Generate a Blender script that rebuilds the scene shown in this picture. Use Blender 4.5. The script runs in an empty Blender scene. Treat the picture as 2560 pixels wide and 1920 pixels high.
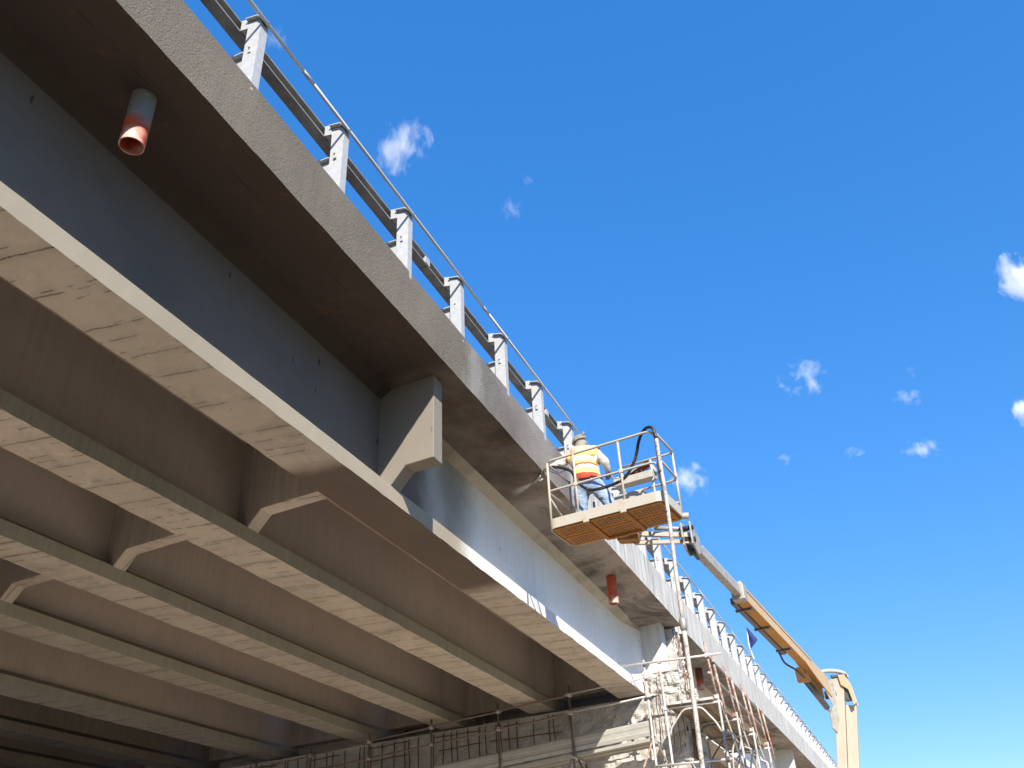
import bpy, bmesh, math, random
from mathutils import Vector, Matrix, noise

# ------------------------------------------------------------------ camera, sky, sun, exposure
SC = bpy.context.scene
COL = SC.collection
EYE = 1.6                                   # camera height; all coordinates below are relative to the camera position
AX = ((0.91824896, 0.3934159, -0.04519705),  # camera right, in world axes
      (-0.24633061, 0.47809208, -0.84305943),  # camera down
      (-0.31006463, 0.78527186, 0.53591793))   # camera forward
cam = bpy.data.cameras.new('camera')
cam.sensor_fit = 'HORIZONTAL'; cam.sensor_width = 36.0
cam.lens = 36.0 * 2196.73 / 2560.0
cam.clip_start = 0.05; cam.clip_end = 9000
cam_o = bpy.data.objects.new('camera', cam); COL.objects.link(cam_o)
r, d, f = (Vector(a) for a in AX)
cam_o.matrix_world = Matrix(((r.x, -d.x, -f.x, 0), (r.y, -d.y, -f.y, 0), (r.z, -d.z, -f.z, EYE), (0, 0, 0, 1)))
SC.camera = cam_o

SUN = Vector((1.0, -1.52, 1.20)).normalized()
elev = math.asin(SUN.z); azim = math.atan2(SUN.x, SUN.y)
world = bpy.data.worlds.new('World'); SC.world = world; world.use_nodes = True
wn = world.node_tree.nodes; wl = world.node_tree.links; wn.clear()
sky = wn.new('ShaderNodeTexSky'); sky.sky_type = 'NISHITA'; sky.sun_disc = False
sky.sun_elevation = elev; sky.sun_rotation = azim
sky.altitude = 100; sky.air_density = 1.0; sky.dust_density = 0.0; sky.ozone_density = 7.0
hs = wn.new('ShaderNodeHueSaturation'); hs.inputs['Hue'].default_value = 0.515; hs.inputs['Saturation'].default_value = 1.72; hs.inputs['Value'].default_value = 1.84
bg = wn.new('ShaderNodeBackground'); bg.inputs['Strength'].default_value = 0.15
wo = wn.new('ShaderNodeOutputWorld')
gm = wn.new('ShaderNodeGamma'); gm.inputs['Gamma'].default_value = 0.49
wl.new(sky.outputs[0], gm.inputs['Color']); wl.new(gm.outputs[0], hs.inputs['Color']); wl.new(hs.outputs[0], bg.inputs[0]); wl.new(bg.outputs[0], wo.inputs[0])
sl = bpy.data.lights.new('sun', 'SUN'); sl.energy = 5.0; sl.angle = math.radians(0.55); sl.color = (1.0, 0.925, 0.81)
so = bpy.data.objects.new('sun', sl); COL.objects.link(so); so.location = (20, -30, 60)
so.rotation_euler = SUN.to_track_quat('Z', 'Y').to_euler()
vs = SC.view_settings; vs.view_transform = 'Standard'; vs.look = 'None'; vs.gamma = 1.0; vs.use_curve_mapping = False
vs.exposure = 0.9
SC.cycles.max_bounces = 10; SC.cycles.diffuse_bounces = 6; SC.cycles.volume_bounces = 3; SC.cycles.transparent_max_bounces = 12

# ------------------------------------------------------------------ helpers
rnd = random.Random(7)
H = Vector((0, 0, EYE))
WO = {}                                      # world origin of each object

def put(ob, parent=None, origin=None):
    o = (Vector(origin) if origin is not None else Vector((0, 0, 0))) + H
    WO[ob.name] = o
    if parent: ob.parent = parent; ob.location = o - WO[parent.name]
    else: ob.location = o
    COL.objects.link(ob)
    return ob

def tag(o, label=None, cat=None, group=None, kind=None):
    if label: o['label'] = label
    if cat: o['category'] = cat
    if group: o['group'] = group
    if kind: o['kind'] = kind
    return o

def thing(name, label, cat, origin, group=None):
    e = bpy.data.objects.new(name, None); e.empty_display_size = 0.3
    put(e, None, origin); return tag(e, label, cat, group)

class MB:                                    # mesh builder
    def __init__(s): s.v = []; s.f = []; s.sm = []
    def add(s, v, f, smooth=False):
        b = len(s.v); s.v += [tuple(p) for p in v]; s.f += [[i + b for i in q] for q in f]; s.sm += [smooth] * len(f); return s
    def box(s, lo, hi, M=None):
        (a, b, c), (d, e, g) = lo, hi
        v = [(a,b,c),(d,b,c),(d,e,c),(a,e,c),(a,b,g),(d,b,g),(d,e,g),(a,e,g)]
        if M: v = [M @ Vector(p) for p in v]
        return s.add(v, [(0,3,2,1),(4,5,6,7),(0,1,5,4),(1,2,6,5),(2,3,7,6),(3,0,4,7)])
    def beam(s, p, q, w, h, up=(0,0,1), off=(0,0)):   # box from p to q, w sideways, h along up
        p, q = Vector(p), Vector(q); t = (q - p).normalized(); u = Vector(up); u = (u - t * u.dot(t)).normalized(); n = t.cross(u)
        v = []
        for c in (p, q):
            for i, j in ((-1,-1),(1,-1),(1,1),(-1,1)): v.append(c + n * (i * w / 2 + off[0]) + u * (j * h / 2 + off[1]))
        return s.add(v, [(0,1,2,3)[::-1],(4,5,6,7),(0,1,5,4),(1,2,6,5),(2,3,7,6),(3,0,4,7)])
    def tube(s, pts, rad, n=10, caps=True):
        P = [Vector(p) for p in pts]; m = len(P)
        if not isinstance(rad, (list, tuple)): rad = [rad] * m
        T = []
        for i in range(m):
            a = P[max(i-1,0)]; b = P[min(i+1,m-1)]; T.append((b - a).normalized())
        u = T[0].orthogonal().normalized(); v = []
        for i in range(m):
            u = (u - T[i] * u.dot(T[i])).normalized(); w = T[i].cross(u)
            for k in range(n):
                a = 2 * math.pi * k / n; v.append(P[i] + (u * math.cos(a) + w * math.sin(a)) * rad[i])
        fs = [(i*n+k, i*n+(k+1)%n, (i+1)*n+(k+1)%n, (i+1)*n+k) for i in range(m-1) for k in range(n)]
        s.add(v, fs, True)
        if caps:
            b = len(s.v) - len(v)
            s.f += [[b+k for k in range(n)][::-1], [b+(m-1)*n+k for k in range(n)]]; s.sm += [False, False]
        return s
    def prism(s, poly, axis, a, b, skew=None):  # poly in the plane across `axis` ('x' -> (y,z), 'y' -> (x,z), 'z' -> (x,y))
        n = len(poly); v = []
        for t in (a, b):
            for p in poly:
                q = {'x': (t, p[0], p[1]), 'y': (p[0], t, p[1]), 'z': (p[0], p[1], t)}[axis]
                if skew: q = skew(q)
                v.append(q)
        fs = [tuple(range(n)), tuple(range(2*n-1, n-1, -1))] + [((i+1)%n, i, i+n, (i+1)%n+n) for i in range(n)]
        return s.add(v, fs)
    def mesh(s, name):
        me = bpy.data.meshes.new(name); me.from_pydata(s.v, [], s.f)
        me.polygons.foreach_set('use_smooth', s.sm)
        bm = bmesh.new(); bm.from_mesh(me); bmesh.ops.recalc_face_normals(bm, faces=bm.faces); bm.to_mesh(me); bm.free()
        me.update(); return me
    def build(s, name, mat, parent=None, origin=None, bevel=0):
        me = s.mesh(name); me.materials.append(mat)
        ob = bpy.data.objects.new(name, me); put(ob, parent, origin)
        if bevel:
            m = ob.modifiers.new('bevel', 'BEVEL'); m.width = bevel; m.segments = 2; m.limit_method = 'ANGLE'; m.angle_limit = math.radians(40)
        return ob

def share(name, me, parent, origin, scale=None, rot=None):
    ob = bpy.data.objects.new(name, me); put(ob, parent, origin)
    if scale: ob.scale = scale
    if rot: ob.rotation_euler = rot
    return ob

def curve(pts, n=8):                          # Catmull-Rom through points
    P = [Vector(p) for p in pts]; P = [P[0]*2 - P[1]] + P + [P[-1]*2 - P[-2]]; out = []
    for i in range(1, len(P)-2):
        for k in range(n):
            t = k / n; a, b, c, e = P[i-1], P[i], P[i+1], P[i+2]
            out.append(0.5 * ((2*b) + (c-a)*t + (2*a-5*b+4*c-e)*t*t + (-a+3*b-3*c+e)*t**3))
    out.append(P[-2]); return out

def arc_path(pts, rad, n=5):                   # polyline with rounded corners
    P = [Vector(p) for p in pts]; out = [P[0]]
    for i in range(1, len(P)-1):
        a = (P[i-1]-P[i]); b = (P[i+1]-P[i]); k = min(rad, a.length*.48, b.length*.48); a = P[i]+a.normalized()*k; b = P[i]+b.normalized()*k
        for j in range(n+1):
            t = j/n; out.append((1-t)**2*a + 2*t*(1-t)*P[i] + t*t*b)
    out.append(P[-1]); return out

# ------------------------------------------------------------------ materials
class NT:
    def __init__(s, name):
        s.m = bpy.data.materials.new(name); s.m.use_nodes = True; s.t = s.m.node_tree; s.t.nodes.clear()
        s.out = s.t.nodes.new('ShaderNodeOutputMaterial')
        s.pos = s.t.nodes.new('ShaderNodeTexCoord').outputs['Object']
    def set(s, sock, v):
        if hasattr(v, 'links'): s.t.links.new(v, sock)
        else: sock.default_value = v
    def n(s, ty, out=0, props=None, **ins):
        nd = s.t.nodes.new(ty)
        for k, v in (props or {}).items(): setattr(nd, k, v)
        for k, v in ins.items(): s.set(nd.inputs[int(k[1:]) if k[0] == '_' and k[1:].isdigit() else k], v)
        return nd.outputs[out]
    def math(s, op, a, b=0.0, clamp=False): return s.n('ShaderNodeMath', props={'operation': op, 'use_clamp': clamp}, _0=a, _1=b)
    def mapr(s, x, a, b, c=0.0, d=1.0, smooth=False):
        return s.n('ShaderNodeMapRange', props={'interpolation_type': 'SMOOTHSTEP' if smooth else 'LINEAR', 'clamp': True}, _0=x, _1=a, _2=b, _3=c, _4=d)
    def noise(s, scale, detail=4, rough=.55, vec=None, dist=0.0, out=0):
        return s.n('ShaderNodeTexNoise', out, Vector=vec or s.pos, Scale=scale, Detail=detail, Roughness=rough, Distortion=dist)
    def scaled(s, v, vec=None): return s.n('ShaderNodeVectorMath', props={'operation': 'MULTIPLY'}, _0=vec or s.pos, _1=v)
    def mix(s, fac, a, b, blend='MIX'):
        nd = s.t.nodes.new('ShaderNodeMix'); nd.data_type = 'RGBA'; nd.blend_type = blend
        s.set(nd.inputs[0], fac)
        for i, v in ((6, a), (7, b)): s.set(nd.inputs[i], v if hasattr(v, 'links') else (*v, 1.0) if len(v) == 3 else v)
        return nd.outputs[2]
    def xyz(s): 
        nd = s.t.nodes.new('ShaderNodeSeparateXYZ'); s.t.links.new(s.pos, nd.inputs[0]); return nd.outputs
    def finish(s, col, rough=.9, bump=None, bstr=.3, bdist=.01, metal=0.0, spec=.3, extra=None):
        b = s.t.nodes.new('ShaderNodeBsdfPrincipled')
        s.set(b.inputs['Base Color'], col if hasattr(col, 'links') else (*col, 1)); s.set(b.inputs['Roughness'], rough)
        b.inputs['Metallic'].default_value = metal; b.inputs['Specular IOR Level'].default_value = spec
        for k, v in (extra or {}).items(): s.set(b.inputs[k], v)
        if bump is not None:
            s.t.links.new(s.n('ShaderNodeBump', Strength=bstr, Distance=bdist, Height=bump), b.inputs['Normal'])
        s.t.links.new(b.outputs[0], s.out.inputs[0]); return s.m

def concrete(name, base, dark, amount=.5, coats=(), cracks=0.0, crack_gap=.55, streak=0.0, spots=0.0, stain=0.0, bump=.35, bscale=30, bdist=.01, rough_coat=0.0, rust=0.0):
    t = NT(name); X, Y, Z = t.xyz()
    big = t.noise(.55, 6, .6); mid = t.noise(4.0, 6, .65, dist=.4); fine = t.noise(bscale, 6, .65); tiny = t.noise(bscale * 4, 3, .6)
    col = t.mix(t.mapr(big, .35, .68, 0, amount), base, dark)
    col = t.mix(t.mapr(mid, .4, .75, 0, amount * .6), col, dark)
    col = t.mix(t.mapr(fine, .35, .7, .0, .16), col, tuple(c * .6 for c in base))
    if streak:
        st = t.noise(1.0, 5, .7, vec=t.scaled((9, 9, .55)))
        col = t.mix(t.mapr(st, .5, .68, 0, streak), col, tuple(c * .45 for c in base))
        st2 = t.noise(1.0, 5, .65, vec=t.scaled((16, 16, .9)), dist=.3)
        col = t.mix(t.mapr(st2, .48, .62, 0, streak), col, tuple(min(1, c * 1.4) for c in base))
    if stain:
        sn = t.noise(.75, 9, .72, dist=1.0)
        col = t.mix(t.mapr(sn, .47, .64, 0, stain), col, tuple(c * .35 for c in dark))
    height = t.math('ADD', t.math('MULTIPLY', fine, .7), t.math('MULTIPLY', tiny, .3))
    bare = None
    for (ya, yb, ccol, cdark, soft, namp, nbump) in coats:
        nz = t.math('MULTIPLY', t.math('SUBTRACT', t.noise(.8, 6, .65), .5), namp)
        yy = t.math('ADD', Y, nz)
        m = t.math('MULTIPLY', t.mapr(yy, ya - soft, ya + soft, 0, 1, True), t.mapr(yy, yb - soft, yb + soft, 1, 0, True))
        inv = t.math('SUBTRACT', 1.0, m); bare = inv if bare is None else t.math('MULTIPLY', bare, inv)
        cc = t.mix(t.mapr(t.noise(.7, 5, .6), .35, .7), ccol, cdark)
        cc = t.mix(t.mapr(mid, .35, .75, 0, .25), cc, cdark)
        col = t.mix(m, col, cc)
        if nbump:
            worm = t.noise(26, 3, .5, dist=1.6)
            patch = t.mapr(t.noise(1.1, 3, .5), .35, .6, .35, 1)
            height = t.math('ADD', height, t.math('MULTIPLY', t.math('MULTIPLY', t.math('MULTIPLY', worm, nbump), m), patch))
    if spots:
        vz = t.n('ShaderNodeTexVoronoi', 0, {'feature': 'F1'}, Vector=t.scaled((5, 5, 1.6)), Scale=1.0, Randomness=1.0)
        sel = t.noise(2.3, 3, .6)
        m = t.math('MULTIPLY', t.mapr(vz, .05, .11, 1, 0), t.mapr(sel, .46, .52))
        col = t.mix(t.math('MULTIPLY', m, spots), col, (.03, .03, .03))
    if bare is None: bare = t.math('ADD', 1.0, 0.0)
    if cracks:
        w = t.math('ADD', t.math('ADD', Y, t.math('MULTIPLY', X, -.14)), t.math('MULTIPLY', t.noise(3.5, 6, .75), .07))
        fade = t.mapr(t.noise(.8, 4, .6), .35, .6, .5, 1)
        for k, (gp, wd, lo) in enumerate(((crack_gap, .012, .40), (crack_gap * .37, .009, .52))):
            vor = t.n('ShaderNodeTexVoronoi', 0, {'voronoi_dimensions': '1D', 'feature': 'DISTANCE_TO_EDGE'}, W=t.math('ADD', w, k * 7.7), Scale=1.0 / gp, Randomness=1.0)
            brk = t.mapr(t.noise(1.0, 4, .65, vec=t.scaled((3.2, 1.6 + k, 1))), lo, lo + .07)
            m = t.math('MULTIPLY', t.mapr(vor, .0015 / gp, wd / gp, 1, 0), t.math('MULTIPLY', t.math('MULTIPLY', brk, fade), t.mapr(bare, 0, 1, .12, 1)))
            col = t.mix(t.math('MULTIPLY', m, cracks), col, (.035, .028, .022))
            height = t.math('SUBTRACT', height, m)
            soft = t.math('MULTIPLY', t.mapr(vor, .0, .11 / gp, 1, 0), t.math('MULTIPLY', brk, bare))
            col = t.mix(t.math('MULTIPLY', soft, .22), col, tuple(c * .5 for c in dark))
        blot = t.math('MULTIPLY', t.mapr(t.noise(1.7, 7, .72, dist=.7), .52, .66), t.mapr(t.noise(.45, 3, .5), .4, .6, .2, 1))
        col = t.mix(t.math('MULTIPLY', blot, t.math('MULTIPLY', bare, .36)), col, tuple(c * .45 for c in dark))
        pale = t.mapr(t.noise(2.6, 6, .7, dist=.5), .57, .68, 0, .35)
        col = t.mix(t.math('MULTIPLY', pale, bare), col, tuple(min(1, c * 1.25) for c in base))
    if rust:
        rn = t.noise(3.0, 7, .7, dist=.8)
        col = t.mix(t.mapr(rn, .56, .72, 0, rust), col, (.22, .10, .045))
    return t.finish(col, .92, height, bump, bdist, spec=.2)

TAN, TAND = (.185, .160, .130), (.135, .117, .095)
FRESH, FRESHD = (.255, .235, .215), (.135, .122, .108)
RAW, RAWD = (.50, .485, .45), (.34, .325, .30)
m_edge = concrete('edge_beam_concrete', (.46, .45, .43), (.33, .32, .30), .5, streak=.75, bump=.6, bscale=22, bdist=.013,
    coats=((-60, 8.9, TAN, TAND, .35, 1.2, 1.6), (8.9, 13.0, FRESH, FRESHD, .45, 1.6, 1.9)))
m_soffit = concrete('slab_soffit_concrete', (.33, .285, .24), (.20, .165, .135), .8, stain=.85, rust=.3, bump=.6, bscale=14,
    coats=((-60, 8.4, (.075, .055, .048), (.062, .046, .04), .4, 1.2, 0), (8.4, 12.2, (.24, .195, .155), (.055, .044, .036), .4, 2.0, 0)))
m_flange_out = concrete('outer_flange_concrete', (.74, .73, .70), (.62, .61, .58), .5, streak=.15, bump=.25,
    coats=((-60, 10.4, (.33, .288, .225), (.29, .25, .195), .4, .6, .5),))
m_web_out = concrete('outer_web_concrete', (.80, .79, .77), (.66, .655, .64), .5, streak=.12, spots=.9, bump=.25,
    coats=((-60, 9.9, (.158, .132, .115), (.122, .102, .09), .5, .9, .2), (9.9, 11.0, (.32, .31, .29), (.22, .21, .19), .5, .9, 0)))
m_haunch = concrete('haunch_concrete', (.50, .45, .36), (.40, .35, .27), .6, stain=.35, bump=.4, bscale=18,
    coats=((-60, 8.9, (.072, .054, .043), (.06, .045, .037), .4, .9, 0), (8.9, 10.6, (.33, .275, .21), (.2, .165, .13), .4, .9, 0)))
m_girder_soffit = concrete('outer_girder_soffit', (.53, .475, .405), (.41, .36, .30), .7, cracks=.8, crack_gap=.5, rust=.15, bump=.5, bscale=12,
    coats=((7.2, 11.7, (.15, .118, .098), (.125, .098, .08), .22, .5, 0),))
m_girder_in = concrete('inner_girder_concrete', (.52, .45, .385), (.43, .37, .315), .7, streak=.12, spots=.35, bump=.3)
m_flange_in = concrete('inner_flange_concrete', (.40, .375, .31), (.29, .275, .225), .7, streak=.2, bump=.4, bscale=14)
m_soffit_in = concrete('inner_girder_soffit', (.56, .50, .425), (.43, .38, .315), .7, cracks=.85, crack_gap=.5, rust=.12, bump=.6, bscale=12)
m_girder_shade = concrete('weathered_girder_concrete', (.26, .225, .19), (.19, .165, .14), .8, streak=.2, bump=.3)  # girder concrete and soffit with the deep under-deck shade put into their colour
m_soffit_shade = concrete('weathered_girder_soffit', (.27, .235, .20), (.19, .165, .14), .8, cracks=.7, crack_gap=.45, bump=.5, bscale=12)
m_diaph_out = concrete('outer_diaphragm_concrete', (.225, .20, .17), (.195, .175, .145), .5, spots=.5, bump=.35)
m_diaph_end = concrete('end_diaphragm_concrete', (.62, .61, .58), (.5, .49, .46), .5, streak=.2, spots=.4, bump=.4)
m_diaph_in = concrete('inner_diaphragm_concrete', (.38, .33, .285), (.27, .235, .20), .7, streak=.3, rust=.2, bump=.4)
m_rough = concrete('chipped_concrete', (.70, .68, .64), (.52, .50, .46), .6, spots=.7, stain=.35, rust=.15, bump=1.0, bscale=26, bdist=.05)
m_pier = concrete('pier_concrete', (.42, .40, .36), (.30, .28, .25), .7, stain=.4, rust=.2, bump=.8, bscale=16, bdist=.02)

def simple(name, col, var=.25, scale=8, rough=.6, metal=0.0, bump=.15, spatter=None, sp_amt=.5, rust=0.0, rustcol=(.20, .085, .035), spec=.4):
    t = NT(name)
    c = t.mix(t.mapr(t.noise(scale, 5, .6), .3, .75, 0, 1), col, tuple(k * (1 - var) for k in col))
    rv = t.n('ShaderNodeObjectInfo', 5)
    c = t.mix(t.mapr(rv, 0, 1, 0, .28), c, tuple(k * .62 for k in col))
    if rust: c = t.mix(t.mapr(t.noise(scale * .7, 7, .7, dist=.5), .5, .66, 0, rust), c, rustcol)
    if spatter:
        n1 = t.math('ADD', t.math('MULTIPLY', t.noise(9, 8, .75), .6), t.math('MULTIPLY', t.noise(60, 4, .7), .4))
        c = t.mix(t.mapr(n1, .58 - .25 * sp_amt, .66 - .2 * sp_amt), c, spatter)
    return t.finish(c, rough, t.noise(scale * 9, 4, .6), bump, .004, metal, spec)

m_galv = simple('galvanised_steel', (.52, .52, .51), .25, 14, .5, .2, .1)
m_galv_dark = simple('galvanised_rail', (.34, .33, .31), .45, 5, .55, .35, .1)
m_orange_pipe = simple('orange_plastic_pipe', (.50, .085, .028), .3, 6, .45, 0, .1)
m_spat = (.40, .375, .325)
m_rail_paint = simple('spattered_yellow_paint', (.52, .27, .06), .2, 10, .6, 0, .5, m_spat, .95)
m_deep_orange = simple('orange_floor_paint', (.40, .165, .03), .3, 5, .6, 0, .2, (.10, .06, .03), .12)
def dusty(name, paint, dust, lo=-.6, hi=-.1):
    t = NT(name); nd = t.t.nodes.new('ShaderNodeSeparateXYZ'); t.t.links.new(t.n('ShaderNodeNewGeometry', 1), nd.inputs[0])
    a = t.noise(2.5, 6, .65); m = t.math('MULTIPLY', t.mapr(nd.outputs[2], lo, hi), t.mapr(a, .25, .6, .55, .95))
    c = t.mix(t.mapr(t.noise(4, 5, .6), .3, .7), paint, tuple(k * .82 for k in paint))
    c = t.mix(m, c, dust)
    c = t.mix(t.mapr(t.noise(14, 7, .75), .58, .66, 0, .55), c, tuple(k * .8 for k in dust))
    return t.finish(c, .65, t.noise(50, 3, .6), .12, .003)
m_boom = dusty('yellow_boom_paint', (.46, .215, .04), (.46, .36, .235))
m_boom_grey = simple('dusty_boom_steel', (.36, .345, .31), .4, 4, .5, .15, .2, m_spat, .5)
m_mast = dusty('dusty_mast_paint', (.38, .31, .21), (.42, .375, .305), -1.2, -.9)
m_black = simple('black_rubber', (.025, .025, .027), .3, 20, .5, 0, .2)
m_hose = simple('spattered_hose', (.10, .09, .08), .3, 20, .7, 0, .5, (.46, .43, .38), .75)
m_hose_in = simple('black_spattered_hose', (.022, .021, .02), .3, 20, .45, 0, .3, (.40, .37, .33), .12)
m_hose_blue = simple('blue_hose', (.04, .08, .30), .3, 20, .5)
m_scaf = simple('scaffold_galvanised', (.56, .545, .52), .3, 9, .55, .25, .2, rust=.3)
m_scaf_red = simple('scaffold_red_primer', (.33, .17, .13), .3, 12, .7, .1, .2, (.5, .45, .4), .45, rust=.2)
m_scaf_old = simple('scaffold_rusty_tube', (.27, .215, .175), .4, 9, .7, .2, .2, rust=.6)
m_plank = simple('scaffold_plank_steel', (.50, .49, .45), .25, 6, .5, .3, .1)
m_plank_brown = simple('scaffold_plank_underside', (.30, .24, .17), .35, 5, .7, .1, .1, rust=.35)
m_rebar = simple('rusty_rebar', (.20, .105, .06), .4, 25, .85, 0, .6)
m_dark_hole = simple('bearing_rubber', (.06, .058, .055), .3, 10, .8)
m_flag = simple('blue_flag_cloth', (.025, .045, .17), .2, 6, .9)
m_white = simple('white_paint', (.66, .65, .62), .15, 8, .6)
m_red_lining = simple('red_lining', (.26, .045, .03), .3, 7, .9)
m_tarp = simple('pale_dusty_cloth', (.52, .49, .43), .3, 9, .95, 0, .4)
m_panel = simple('spattered_grey_box', (.42, .40, .35), .3, 8, .7, 0, .3, m_spat, .6)
m_tyre = simple('tyre_rubber', (.03, .03, .03), .3, 12, .85)

def ground_mat():
    t = NT('dry_soil'); a = t.noise(.25, 7, .65); b = t.noise(6, 6, .7)
    c = t.mix(t.mapr(a, .35, .65), (.66, .545, .41), (.56, .455, .34)); c = t.mix(t.mapr(b, .4, .7, 0, .35), c, (.40, .32, .24))
    gr = t.mix(t.mapr(t.noise(.8, 7, .7), .35, .65), (.055, .07, .03), (.11, .10, .05))
    X, Y, Z = t.xyz(); far = t.mapr(t.math('ADD', X, t.math('MULTIPLY', t.noise(.15, 4, .6), 6)), 9, 11)
    c = t.mix(far, c, gr)
    return t.finish(c, .95, b, .8, .05)
m_ground = ground_mat()
def asphalt_mat():
    t = NT('old_asphalt'); c = t.mix(t.mapr(t.noise(.6, 6, .6), .35, .65), (.055, .053, .05), (.085, .08, .074))
    return t.finish(c, .9, t.noise(90, 3, .6), .5, .006)
m_asphalt = asphalt_mat()  # dark surface of the added strip that cuts ground bounce

def perforated():
    t = NT('perforated_orange_floor')
    c = t.mix(t.mapr(t.noise(5, 5, .6), .3, .75), (.44, .185, .032), (.35, .13, .02))
    c = t.mix(t.mapr(t.noise(7, 8, .75, dist=.6), .55, .72, 0, .75), c, (.13, .075, .035))
    X, Y, Z = t.xyz()
    fx = t.math('ABSOLUTE', t.math('SUBTRACT', t.math('FRACT', t.math('MULTIPLY', X, 20)), .5))
    fy = t.math('ABSOLUTE', t.math('SUBTRACT', t.math('FRACT', t.math('MULTIPLY', Y, 15)), .5))
    r2 = t.math('ADD', t.math('MULTIPLY', fx, fx), t.math('MULTIPLY', fy, fy))
    inside = t.math('MULTIPLY', t.mapr(t.math('ABSOLUTE', X), .215, .22, 1, 0), t.mapr(t.math('ABSOLUTE', Y), .125, .13, 1, 0))
    dots = t.math('MULTIPLY', t.mapr(r2, .10, .15, 1, 0), inside)
    fill = t.mapr(t.noise(30, 2, .5), .5, .65)
    c = t.mix(dots, c, t.mix(fill, (.04, .024, .012), (.20, .15, .10)))
    return t.finish(c, .65, dots, -.5, .005)
m_perf = perforated()

def vest_mat():
    t = NT('hi_vis_vest'); X, Y, Z = t.xyz()
    fold = t.noise(7, 4, .6, vec=t.scaled((1.5, 1.5, .6)))
    wav = t.math('ADD', Z, t.math('MULTIPLY', t.math('SUBTRACT', fold, .5), .05))
    c = t.mix(t.mapr(fold, .3, .7), (.70, .66, .25), (.52, .47, .13))
    def band(z0, z1, k): 
        nonlocal c
        m = t.math('MULTIPLY', t.mapr(wav, z0 - .006, z0 + .006), t.mapr(wav, z1 - .006, z1 + .006, 1, 0)); c = t.mix(m, c, k)
    band(6.275, 6.80, (.64, .42, .27))          # orange yoke
    band(6.13, 6.19, (.72, .71, .68))           # silver band
    band(6.035, 6.075, (.52, .07, .025))        # red band
    band(5.985, 6.035, (.70, .69, .66))
    band(5.60, 5.895, (.42, .065, .03))        # red hem
    side = t.math('ADD', t.mapr(X, -3.70, -3.665, 1, 0), t.mapr(X, -3.245, -3.215, 0, 1))
    c = t.mix(side, c, (.60, .27, .13))
    return t.finish(c, .85, fold, .5, .02)
m_vest = vest_mat()
m_skin = simple('skin', (.42, .24, .16), .15, 10, .6)
m_shirt = simple('dusty_white_shirt', (.56, .55, .52), .35, 7, .95, 0, .6)
def jeans():
    t = NT('faded_jeans'); a = t.noise(5, 5, .6, dist=.8)
    c = t.mix(t.mapr(a, .35, .65), (.13, .21, .37), (.33, .42, .55)); return t.finish(c, .95, t.noise(9, 4, .6, vec=t.scaled((.6, .6, 1.6)), dist=1.0), .8, .03)
m_jeans = jeans()
m_boot = simple('dusty_boot', (.16, .12, .09), .3, 9, .9)
m_glove = simple('brown_glove', (.17, .13, .10), .3, 12, .9)
m_cap = simple('grey_beige_head_cloth', (.36, .33, .27), .45, 9, .95, 0, .6)
m_metal_dark = simple('dark_tool_steel', (.12, .12, .125), .4, 15, .45, .5)
m_metal_tool = simple('worn_tool_steel', (.42, .40, .37), .5, 15, .5, .4)

# ------------------------------------------------------------------ ground
g = MB(); n = 40; R = 3000
g.add([(-R, -R, 0), (R, -R, 0), (R, R, 0), (-R, R, 0)], [(0, 1, 2, 3)])
tag(g.build('ground', m_ground, None, (0, 0, -EYE)), kind='structure')

v = [(-4.3, -60), (7.5, -60), (7.5, 12.5), (-4.3, 12.5)]  # unseen dark strip, added to cut ground bounce on outer web and soffit
MB().prism(v, 'z', -.05, .004).build('road', m_asphalt, None, (0, 0, -EYE))['kind'] = 'structure'

# ------------------------------------------------------------------ bridge
GN = [(-30, 0), (4, 0), (8, -.015), (15, -.07), (20, -.12), (26, -.07), (32, .0), (37, .08), (53, .24), (90, .45)]
def G(y):
    for (a, u), (b, w) in zip(GN, GN[1:]):
        if y <= b:
            t = max(0, (y - a) / (b - a)); return u + (w - u) * t
    return GN[-1][1]
XE = -4.087                                   # outer face of the edge beam
ZS = 6.135                                    # underside of the slab
ZB = 4.557                                    # underside of the girders
def skew(k, x0=XE): return lambda q: (q[0], q[1] + k * (q[0] - x0), q[2])

def extrude(prof, ys, name, mats, parent, jit=0.0, skew0=0.0, skew1=0.0, matfn=None, seed=0):
    m = MB(); k = None; y0, y1 = ys[0], ys[-1]
    for i, y in enumerate(ys):
        p = prof(y); k = len(p); s = skew0 + (skew1 - skew0) * (y - y0) / (y1 - y0)
        for j, (x, z) in enumerate(p):
            dx = dz = 0
            if jit and 0 < i < len(ys) - 1:
                w = noise.noise_vector(Vector((y * 2.6 + seed, j * 7.3, seed * 1.7))) * .6 + noise.noise_vector(Vector((y * 9.7 + seed, j * 3.1, 4.2))) * .5
                low = j in (0, k - 1); dx, dz = w.x * jit * (.35 if low else .2), w.z * jit * (1.0 if low else .3)
            m.v.append((x + dx, y + s * (x - XE), z + dz + G(y)))
    idx = []
    for i in range(len(ys) - 1):
        for j in range(k):
            m.f.append([i*k + j, i*k + (j+1) % k, (i+1)*k + (j+1) % k, (i+1)*k + j]); m.sm.append(False); idx.append(j)
    m.f += [list(range(k)), [(len(ys)-1)*k + j for j in range(k)]]; m.sm += [False, False]; idx += [-1, -1]
    me = bpy.data.meshes.new(name); me.from_pydata(m.v, [], m.f)
    for mt in mats: me.materials.append(mt)
    if matfn: me.polygons.foreach_set('material_index', [matfn(j) for j in idx])
    bm = bmesh.new(); bm.from_mesh(me); bmesh.ops.recalc_face_normals(bm, faces=bm.faces); bm.to_mesh(me); bm.free()
    return put(bpy.data.objects.new(name, me), parent)

def frange(a, b, st):
    n = max(1, int(round((b - a) / st))); return [a + (b - a) * i / n for i in range(n + 1)]

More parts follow.
